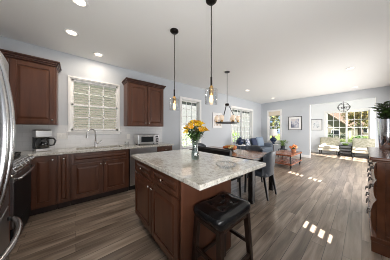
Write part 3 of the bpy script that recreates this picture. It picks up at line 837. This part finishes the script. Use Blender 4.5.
OX, OY, OZ = 9.3, .53, 2.29
t = thing('orb_chandelier', 'open wire orb chandelier hanging in the sunroom', 'chandelier', (OX, OY, 0))
MB().lathe([(.06, ZC), (.06, ZC - .015), (.015, ZC - .03)], n=18).build('canopy', 'gunmetal', t, smooth='auto')
MB().cyl((0, 0, ZC - .02), (0, 0, OZ - .05), .008).build('rod', 'gunmetal', t)
for k in range(5):
    ax = [(0, 0), (90, 0), (90, 60), (90, 120), (35, 90)][k]
    mt = Matrix.Translation((0, 0, OZ)) @ Matrix.Rotation(R(ax[1]), 4, 'Z') @ Matrix.Rotation(R(ax[0]), 4, 'X')
    MB().tube([mt @ Vector((.205 * math.cos(2 * PI * j / 36), .205 * math.sin(2 * PI * j / 36), 0)) for j in range(36)], .0065, 6, True).build('wire_ring', 'gunmetal', t, smooth=True)
for k in range(4):
    a = k * PI / 2 + .4
    MB().tube([(0, 0, OZ - .05), (.08 * math.cos(a), .08 * math.sin(a), OZ - .06)], .006, 6).cyl((.08 * math.cos(a), .08 * math.sin(a), OZ - .06), (.08 * math.cos(a), .08 * math.sin(a), OZ + .01), .012).build('candle_arm', 'gunmetal', t)

cans = [(.03, 2.10, 'over the floor between island and sink'), (-.05, 2.85, 'nearest the corner wall cabinet'), (.34, 3.34, 'directly over the sink'),
        (4.93, 2.78, 'beyond the dining table'), (7.0, 2.66, 'near the far corner window'), (5.05, .18, 'over the open living floor'), (7.36, .15, 'just before the sunroom opening')]
for x, y, where in cans:
    t = thing('recessed_light', 'round recessed ceiling light ' + where, 'ceiling light', (x, y, ZC), 0, 'recessed ceiling lights')
    MB().lathe([(.062, -.004), (.088, -.008), (.094, -.002), (.094, -.0005), (.062, -.0005)], n=28, cap=False).build('trim_ring', 'white_trim', t, smooth='auto')
    MB().lathe([(.001, -.003), (.064, -.003), (.064, -.001), (.001, -.001)], n=28, cap=False).build('lens', 'can_lens', t)
    l = bpy.data.lights.new('lamp', 'AREA'); l.shape = 'DISK'; l.size = .12; l.energy = 4; l.color = (1, .86, .70)
    lo = bpy.data.objects.new('lamp', l); C.objects.link(lo); lo.parent = t; lo.location = (0, 0, -.012)

# ------------------------------------------------------------------ dining
TX0, TX1, TY0, TY1 = 2.26, 3.20, 1.17, 2.93
t = thing('dining_table', 'brown wood dining table with black edge and square black legs', 'table', ((TX0 + TX1) / 2, (TY0 + TY1) / 2, 0))
a, b = (TX1 - TX0) / 2, (TY1 - TY0) / 2
MB().box(-a + .012, a - .012, -b + .012, b - .012, .735, .763).build('table_top', 'table_wood', t, bevel=.002)
MB().box(-a, -a + .012, -b, b, .725, .762).box(a - .012, a, -b, b, .725, .762).box(-a, a, -b, -b + .012, .725, .762).box(-a, a, b - .012, b, .725, .762).build('edge_band', 'table_black', t)
MB().box(-a + .07, a - .07, -b + .05, -b + .07, .65, .735).box(-a + .07, a - .07, b - .07, b - .05, .65, .735).box(-a + .05, -a + .07, -b + .07, b - .07, .65, .735).box(a - .07, a - .05, -b + .07, b - .07, .65, .735).build('apron', 'table_black', t)
for sx in (-1, 1):
    for sy in (-1, 1): MB().box(sx * (a - .055) - .04, sx * (a - .055) + .04, sy * (b - .06) - .04, sy * (b - .06) + .04, 0, .735).build('leg', 'table_black', t, bevel=.003)

def make_chair(label, loc, rz, m='grey_leather'):
    """faces +y; back at -y. seat centre at origin"""
    t = thing('dining_chair', label, 'chair', loc, rz, 'leather chairs around the dining table')
    sw_, sd_ = .215, .22
    def sf(u, v):
        a_ = 2 * PI * u; c, s = math.cos(a_), math.sin(a_); p = .35
        sx = abs(c) ** p * (1 if c >= 0 else -1); sy = abs(s) ** p * (1 if s >= 0 else -1)
        if v < .25: k, z = v / .25, 0
        elif v < .6: q = (v - .25) / .35; k, z = 1 + .04 * math.sin(PI * q), .09 * q
        else: q = (v - .6) / .4; k, z = 1 - q, .09 + .02 * math.sin(q * PI / 2)
        return (sx * sw_ * k, sy * sd_ * k, .385 + z)
    MB().grid(sf, 32, 14, True).build('seat', m, t, smooth=True)
    # wrapped barrel back
    def bf(u, v):
        ang = R(-62) + R(124) * u; th = .028
        h0, h1 = .42, .86 - .075 * abs(2 * u - 1) ** 2.5
        vv = v * 4
        if vv <= 1: off, z = th, h0 + (h1 - h0) * vv
        elif vv <= 2: off, z = th - 2 * th * (vv - 1), h1 + .012 * math.sin(PI * (vv - 1))
        elif vv <= 3: off, z = -th, h1 - (h1 - h0) * (vv - 2)
        else: off, z = -th + 2 * th * (vv - 3), h0
        rr = .222 + off; lean = .10 * (z - .42)
        return (math.sin(ang) * (rr + .012) , -math.cos(ang) * rr * .72 - .07 - lean, z)
    MB().grid(bf, 22, 32).build('backrest', m, t, smooth=True)
    for sx in (-1, 1):
        for sy in (-1, 1):
            x0, y0 = sx * .175, sy * .18; x1, y1 = sx * .19, (.19 if sy > 0 else -.25)
            mb = MB(); vs = []
            for px, py, z, h in ((x1, y1, 0, .013), (x0, y0, .40, .021)):
                vs.append([mb.b.verts.new((px + dx * h, py + dy * h, z)) for dx, dy in ((-1, -1), (1, -1), (1, 1), (-1, 1))])
            mb._f(vs[0][::-1]); mb._f(vs[1])
            for k in range(4): mb._f([vs[0][k], vs[0][(k + 1) % 4], vs[1][(k + 1) % 4], vs[1][k]])
            mb.build('leg', 'black_paint', t, bevel=.002)
    return t
ch = make_chair('grey leather dining chair at the table end with both rear legs showing', (2.80, 1.33, 0), 0)
dup(ch, (2.76, 2.84, 0), 180, 'grey leather chair at the table head beyond the glass vase')
dup(ch, (3.18, 1.74, 0), 90, 'grey leather chair on the sofa side of the dining table')
mat('bench_leather', (.007, .007, .008), .42)
t = thing('dining_bench', 'black leather dining bench with straight back behind the island countertop', 'bench', (2.17, 1.815, 0), -90)
MB().box(-.40, .40, -.20, .22, .38, .48).build('seat', 'bench_leather', t, bevel=.03, seg=4)
MB().prism([(-.15, .44), (-.215, .44), (-.235, .89), (-.215, .92), (-.175, .92), (-.155, .89)], -.405, .405, 'x').build('backrest', 'bench_leather', t, bevel=.012, seg=3)
for sx in (-1, 1):
    for sy in (-1, 1): MB().cyl((sx * .36, sy * .17, 0), (sx * .35, sy * .15, .385), .015, .022, 10).build('leg', 'black_paint', t)

# centrepiece
BX, BY, BZ = 2.80, 2.02, .7635
o = MB().lathe([(.001, 0), (.07, 0), (.075, .01), (.14, .055), (.15, .075), (.142, .075), (.13, .06), (.07, .018), (.001, .016)], n=28, cap=False).build('centerpiece_bowl', 'gunmetal', smooth=True, loc=(BX, BY, BZ))
tag(o, 'low dark bowl of peach blooms on the dining table', 'bowl')
rnd = random.Random(5)
for k in range(16):
    a = 2.399 * k; rr = .135 * math.sqrt((k + .2) / 16)
    t = thing('rose', 'round peach or cream bloom in the dining table bowl', 'flower', (BX + rr * math.cos(a), BY + rr * math.sin(a), BZ + .115 - 2.2 * rr * rr), 0, 'blooms in the centrepiece bowl')
    mb = MB(); r0 = rnd.uniform(.036, .046)
    for lay in range(3):
        n = 5
        for j in range(n):
            aa = 2 * PI * j / n + lay * .6; R0 = r0 * (1 - lay * .27)
            def pf(u, v, aa=aa, R0=R0): 
                th = aa + (u - .5) * 1.5; ph = PI * (.08 + .62 * v); return (R0 * math.sin(ph) * math.cos(th), R0 * math.sin(ph) * math.sin(th), -R0 * math.cos(ph))
            mb.grid(pf, 5, 5)
    mb.build('blossom', ['petal_peach', 'petal_cream', 'petal_cream', 'petal_peach', 'petal_orange'][k % 5], t, smooth=True, solid=.001)
    mb = MB()
    for j in range(3):
        b_ = rnd.uniform(0, 6.28); mb.leaf((0, 0, -r0 * .8), (math.cos(b_), math.sin(b_), .1), .06, .03)
    mb.build('leaves', 'leaf', t)

# ------------------------------------------------------------------ living area
SOX0, SOX1, SOY0, SOY1 = 5.35, 7.25, 2.72, 3.58
t = thing('sofa', 'blue grey upholstered sofa standing under the double window', 'sofa', ((SOX0 + SOX1) / 2, (SOY0 + SOY1) / 2, 0))
a, b = (SOX1 - SOX0) / 2, (SOY1 - SOY0) / 2
MB().box(-a + .02, a - .02, -b + .04, b - .02, .10, .30).build('base', 'sofa_fabric', t, bevel=.02, seg=3)
MB().box(-a + .02, a - .02, b - .24, b, .30, .84).build('back', 'sofa_fabric', t, bevel=.05, seg=4)
for s in (-1, 1):
    x0, x1 = (-a, -a + .18) if s < 0 else (a - .18, a)
    MB().box(x0, x1, -b + .02, b - .05, .10, .62).build('arm', 'sofa_fabric', t, bevel=.05, seg=4)
for k in range(2):
    x0 = -a + .185 + k * (2 * a - .37) / 2; x1 = x0 + (2 * a - .37) / 2 - .006
    MB().box(x0, x1, -b, b - .24, .30, .45).build('seat_cushion', 'sofa_fabric', t, bevel=.04, seg=4)
for sx in (-1, 1):
    for sy in (-1, 1): MB().cyl((sx * (a - .08), sy * (b - .1), 0), (sx * (a - .08), sy * (b - .1), .10), .02, .028).build('leg', 'black_paint', t)
def pillow(label, x, y, z, m, rz=0, s=.21, tilt=14):
    def pf(u, v):
        x_ = 2 * u - 1; y_ = 2 * v - 1; return (x_, y_, (1 - abs(x_) ** 2.4) ** .6 * (1 - abs(y_) ** 2.4) ** .6)
    mb = MB()
    for sg in (1, -1): mb.grid(lambda u, v: (pf(u, v)[0] * s, -pf(u, v)[2] * .075 * sg, pf(u, v)[1] * s), 12, 12)
    bmesh.ops.remove_doubles(mb.b, verts=mb.b.verts, dist=1e-5)
    o = mb.build('throw_pillow', m, smooth=True, loc=(x, y, z)); o.rotation_euler = (R(-tilt), 0, R(rz)); tag(o, label, 'pillow', 'throw pillows on the sofa'); return o
pillow('blue and white print pillow at the sofa end by the tall navy lamp', 5.72, 3.20, .672, 'pillow_print', 12)
pillow('dark navy pillow in the middle of the sofa', 6.30, 3.20, .672, 'pillow_navy', -4)
pillow('pale blue pillow at the sofa end near the corner lamp', 6.83, 3.18, .695, 'pillow_pale', -14, .235)

def side_table(label, x, y, h=.56, r=.22):
    t = thing('side_table', label, 'side table', (x, y, 0))
    MB().lathe([(.001, h - .025), (r, h - .025), (r, h), (.001, h)], n=28, cap=False).build('top', 'white_trim', t, smooth='auto')
    MB().cyl((0, 0, .02), (0, 0, h - .025), .025).build('post', 'gunmetal', t, smooth='auto')
    MB().lathe([(.001, 0), (r * .75, 0), (r * .75, .015), (.03, .03)], n=24).build('base', 'gunmetal', t, smooth='auto')
side_table('round side table holding a navy jar beside the breakfast side of sofa', 5.06, 3.18, .66)
t = thing('ginger_jar', 'navy ceramic lidded jar standing before the double window', 'jar', (5.06, 3.18, .6605))
MB().lathe([(.001, 0), (.075, 0), (.08, .012), (.13, .09), (.15, .15), (.135, .205), (.07, .245), (.06, .25), (.001, .25)], n=28, cap=False).build('body', 'navy_ceramic', t, smooth=True)
MB().lathe([(.066, .25), (.07, .265), (.045, .29), (.014, .305), (.022, .325), (.001, .345)], n=20).build('lid', 'navy_ceramic', t, smooth=True)
side_table('round side table in the far corner holding lamp', 7.55, 2.86)
t = thing('table_lamp', 'navy ceramic table lamp in the far corner by the narrow window', 'lamp', (7.55, 2.86, .5605))
MB().lathe([(.001, 0), (.08, 0), (.08, .02), (.035, .04), (.08, .10), (.15, .19), (.15, .25), (.07, .32), (.025, .35), (.001, .352)], n=24, cap=False).build('base', 'navy_ceramic', t, smooth=True)
MB().cyl((0, 0, .345), (0, 0, .45), .008).build('stem', 'brass', t)
MB().lathe([(.19, .42), (.15, .74), (.147, .74), (.187, .42)], n=28, cap=False).build('shade', 'shade_white', t, smooth='auto')

def potted_plant(label, x, y, z, pot_r, pot_h, h, m, potm, n=60, seed=1, lf=.12, wd=.05, group=None):
    rnd = random.Random(seed); t = thing('potted_plant', label, 'plant', (x, y, z))
    MB().lathe([(.001, 0), (pot_r * .75, 0), (pot_r, pot_h), (pot_r * .9, pot_h), (pot_r * .85, pot_h * .85), (.001, pot_h * .85)], n=20, cap=False).build('pot', potm, t, smooth='auto')
    mb = MB()
    for k in range(n):
        a_ = rnd.uniform(0, 2 * PI); rr = rnd.uniform(0, .5) * h; zz = pot_h * .85 + rnd.uniform(.05, .9) * (h - lf * .5)
        p0 = Vector((rr * math.cos(a_) * zz / h, rr * math.sin(a_) * zz / h, zz))
        mb.leaf(p0, (math.cos(a_ + rnd.uniform(-.8, .8)), math.sin(a_ + rnd.uniform(-.8, .8)), rnd.uniform(-.3, .8)), lf * rnd.uniform(.7, 1.2), wd)
    mb.build('foliage', m, t)
    mb = MB()
    for k in range(7):
        a_ = k * .9; mb.tube([(0, 0, pot_h * .8), (.2 * h * math.cos(a_), .2 * h * math.sin(a_), pot_h + h * .7)], .004, 5)
    mb.build('stems', 'leaf', t)
    return t
t = thing('plant_stand', 'small dark stand under the green plant by the corner', 'stand', (7.32, 2.36, 0))
MB().box(-.15, .15, -.15, .15, .36, .385).build('top', 'dark_pot', t, bevel=.003)
for sx in (-1, 1):
    for sy in (-1, 1): MB().box(sx * .13 - .012, sx * .13 + .012, sy * .13 - .012, sy * .13 + .012, 0, .36).build('leg', 'dark_pot', t)
potted_plant('bright green leafy plant in a dark pot by the far corner', 7.32, 2.36, .3855, .10, .15, .34, 'leaf_bright', 'dark_pot', 90, 3, .14, .06)

# cart coffee table
KX0, KX1, KY0, KY1 = 5.16, 6.36, 1.42, 2.08
t = thing('coffee_table', 'two tier rustic wood coffee table on black wheels', 'table', ((KX0 + KX1) / 2, (KY0 + KY1) / 2, 0))
a, b = (KX1 - KX0) / 2, (KY1 - KY0) / 2
def planks(z0, z1, n=5):
    mb = MB()
    for k in range(n): mb.box(-a, a, -b + 2 * b * k / n + .002, -b + 2 * b * (k + 1) / n - .002, z0, z1)
    return mb
planks(.41, .46).build('top', 'rustic_wood', t, bevel=.003)
planks(.13, .17).build('lower_shelf', 'rustic_wood', t, bevel=.003)
for sx in (-1, 1):
    for sy in (-1, 1):
        MB().box(sx * (a - .03) - .014, sx * (a - .03) + .014, sy * (b - .04) - .014, sy * (b - .04) + .014, .10, .41).build('post', 'black_paint', t)
        wh = MB().cyl((sx * (a - .10), sy * (b - .05) - .018, .055), (sx * (a - .10), sy * (b - .05) + .018, .055), .055, None, 20).build('wheel', 'black_paint', t, smooth='auto')
        MB().box(sx * (a - .10) - .012, sx * (a - .10) + .012, sy * (b - .05) - .026, sy * (b - .05) + .026, .05, .13).build('fork', 'gunmetal', wh)
PX, PY = 6.05, 1.60
t = thing('flower_pot', 'small pot of orange flowers on the rustic coffee table', 'plant', (PX, PY, .4605))
MB().lathe([(.001, 0), (.06, 0), (.085, .10), (.075, .10), (.07, .09), (.001, .09)], n=20, cap=False).build('pot', 'terracotta', t, smooth='auto')
rnd = random.Random(8)
for k in range(14):
    d = Vector((rnd.gauss(0, 1), rnd.gauss(0, 1), abs(rnd.gauss(0, 1)) + .2)).normalized(); p = Vector((0, 0, .12)) + d * .12
    MB().ball(p, .042, 10, 7, (1, 1, .8)).build('blossom', ['petal_orange', 'petal_peach'][k % 2], t, smooth=True)
mb = MB()
for k in range(24):
    a_ = rnd.uniform(0, 6.28); mb.leaf((0, 0, .10), (math.cos(a_), math.sin(a_), rnd.uniform(.1, .9)), .13, .05)
mb.build('leaves', 'leaf', t)

# pictures
def picture(label, c, wd, ht, place_rz, frame, art, matw=.09):
    t = thing('framed_picture', label, 'picture', c, place_rz); a, b = wd / 2, ht / 2; f = .022
    MB().box(-a, a, -.025, -.002, b - f, b).box(-a, a, -.025, -.002, -b, -b + f).box(-a, -a + f, -.025, -.002, -b + f, b - f).box(a - f, a, -.025, -.002, -b + f, b - f).build('frame', frame, t)
    MB().box(-a + f, a - f, -.014, -.004, -b + f, b - f).build('mat', 'matboard', t)
    MB().box(-a + matw, a - matw, -.016, -.0135, -b + matw, b - matw).build('print', art, t)
picture('white framed print hung between the breakfast and living windows', (4.26, YK, 1.63), .56, .60, 0, 'frame_white', 'art_dusk')
picture('black framed print with wide mat beside the sunroom opening', (XF, 2.07, 1.58), .55, .64, -90, 'frame_black', 'art_mist', .11)
picture('slim framed drawing on the sunroom wall by the window', (XS, 1.66, 1.55), .50, .62, -90, 'gunmetal', 'art_line', .12)

# ------------------------------------------------------------------ sunroom
def armchair(label, x, y, rz):
    t = thing('armchair', label, 'chair', (x, y, 0), rz, 'beige armchairs in the sunroom')
    MB().box(-.38, .38, -.34, .32, .22, .34).build('base', 'beige_fabric', t, bevel=.03, seg=3)
    MB().box(-.37, .37, -.36, .24, .34, .46).build('seat_cushion', 'beige_fabric', t, bevel=.05, seg=4)
    mb = MB().prism([(.16, .34), (.34, .30), (.42, .86), (.28, .86)], -.38, .38, 'x'); mb.build('backrest', 'beige_print', t, bevel=.05, seg=4)
    for sx in (-1, 1):
        for sy in (-1, 1): MB().cyl((sx * .33, sy * .29, 0), (sx * .32, sy * .27, .22), .014, .022, 10).build('leg', 'black_paint', t)
    return t
ac = armchair('beige armchair in the sunroom beside the opening edge', 9.95, 1.10, -90)
dup(ac, (9.95, -.08, 0), -90, 'beige armchair in the sunroom partly behind the dresser')
t = thing('shelf_table', 'small black tiered shelf table between the sunroom armchairs', 'side table', (10.08, .52, 0), -90)
for z in (.06, .20, .34, .48): MB().box(-.21, .21, -.16, .16, z, z + .03).build('shelf', 'black_paint', t, bevel=.002)
for sx in (-1, 1):
    for sy in (-1, 1): MB().box(sx * .2 - .014, sx * .2 + .014, sy * .15 - .014, sy * .15 + .014, 0, .48).build('leg', 'black_paint', t)
o = MB().lathe([(.001, 0), (.06, 0), (.11, .05), (.12, .08), (.113, .08), (.10, .052), (.055, .012), (.001, .010)], n=22, cap=False).build('green_bowl', 'leaf_bright', smooth=True, loc=(10.08, .52, .5105))
tag(o, 'small green bowl on the black shelf table in sunroom', 'bowl')

# ------------------------------------------------------------------ dresser
DX0, DX1, DYF, DZ = 2.36, 3.68, -.098, .975
t = thing('dresser', 'reddish brown wood dresser with metal pulls along the wall', 'dresser', ((DX0 + DX1) / 2, DYF, 0), 180)
a = (DX1 - DX0) / 2; dd = .53
MB().box(-a, a, 0, dd, .13, DZ - .05).build('body', 'walnut', t, bevel=.004)
for s in (-1, 1):   # framed end panels
    x0, x1 = (-a - .012, -a) if s < 0 else (a, a + .012)
    MB().box(x0, x1, 0, .055, .13, DZ - .05).box(x0, x1, dd - .055, dd, .13, DZ - .05).box(x0, x1, .055, dd - .055, .13, .20).box(x0, x1, .055, dd - .055, DZ - .12, DZ - .05).build('end_frame', 'walnut', t, bevel=.003)
MB().box(-a - .03, a + .03, -.045, dd, DZ - .03, DZ).build('top', 'walnut', t, bevel=.008, seg=3)
MB().box(-a - .018, a + .018, -.03, dd, DZ - .05, DZ - .03).build('cornice', 'walnut', t, bevel=.006)
MB().box(-a - .025, a + .025, -.04, dd, .11, .16).build('base_molding', 'walnut', t, bevel=.008, seg=3)
for sx in (-1, 1):
    for sy in (-1, 1):
        y0, y1 = (-.035, .08) if sy < 0 else (dd - .10, dd)
        xa = sx * (a + .02); xb = sx * (a - .13)
        mb = MB(); mb.prism([(xa, 0), (xa, .11), (xb, .11), (xb + sx * .05, .06), (xa - sx * .06, 0)], y0, y1, 'y'); mb.build('foot', 'walnut', t, bevel=.004)
rows = [(.175, .52, .034), (.535, .725, .016), (.74, .915, .012)]
for z0, z1, bulge in rows:
    for s in (-1, 1):
        x0, x1 = (-a + .03, -.006) if s < 0 else (.006, a - .03)
        dmb = MB(); n = 8
        poly = [(-.004 - bulge * math.sin(PI * (k / n)) ** .6, z0 + (z1 - z0) * k / n) for k in range(n + 1)] + [(.0, z1), (.0, z0)]
        dmb.prism(poly, x0, x1, 'x'); dr = dmb.build('drawer', 'walnut', t, bevel=.003)
        zc = (z0 + z1) / 2; yb = -.004 - bulge
        for px in (x0 + (x1 - x0) * .22, x0 + (x1 - x0) * .78):
            mb = MB()
            for q in (-.04, .04): mb.cyl((px + q, yb + .006, zc + .012), (px + q, yb - .018, zc + .012), .010, .008, 10)
            mb.box(px - .05, px + .05, yb - .001, yb + .004, zc + .002, zc + .024)
            mb.tube([(px - .04, yb - .016, zc + .012), (px - .034, yb - .022, zc - .022), (px, yb - .024, zc - .032), (px + .034, yb - .022, zc - .022), (px + .04, yb - .016, zc + .012)], .0055, 8)
            mb.build('pull', 'pewter', dr, smooth='auto')
VX2, VY2 = 3.50, -.245
o = MB().lathe([(.001, 0), (.075, 0), (.08, .01), (.088, .20), (.098, .44), (.093, .44), (.083, .20), (.07, .02), (.001, .018)], n=36, cap=False).build('floor_vase', 'chrome', smooth='auto', loc=(VX2, VY2, DZ + .0005))
o.name = 'tall_vase'; tag(o, 'tall mirrored silver vase on the far end of dresser', 'vase')
rnd = random.Random(31); t = thing('leafy_branches', 'leafy dark green branches standing in the silver vase', 'plant', (VX2, VY2, DZ + .02))
mb = MB(); lm = MB()
for k in range(14):
    a_ = 2.4 * k; rr = .15 * math.sqrt((k + 1) / 14)
    e = Vector((rr * math.cos(a_), rr * math.sin(a_) * .8, .69 - .12 * (rr / .15) ** 2 + rnd.uniform(-.03, .05)))
    mb.tube([(0, 0, .01), (e.x * .3, e.y * .3, .44), tuple(e)], .004, 5)
    for j in range(16):
        p = Vector((e.x * .3, e.y * .3, .44)).lerp(e, rnd.uniform(0, 1)); b_ = rnd.uniform(0, 6.28)
        lm.leaf(p, (math.cos(b_), math.sin(b_), rnd.uniform(-.6, .5)), rnd.uniform(.06, .10), .07)
mb.build('stem', 'bark', t); lm.build('leaves', 'leaf', t)
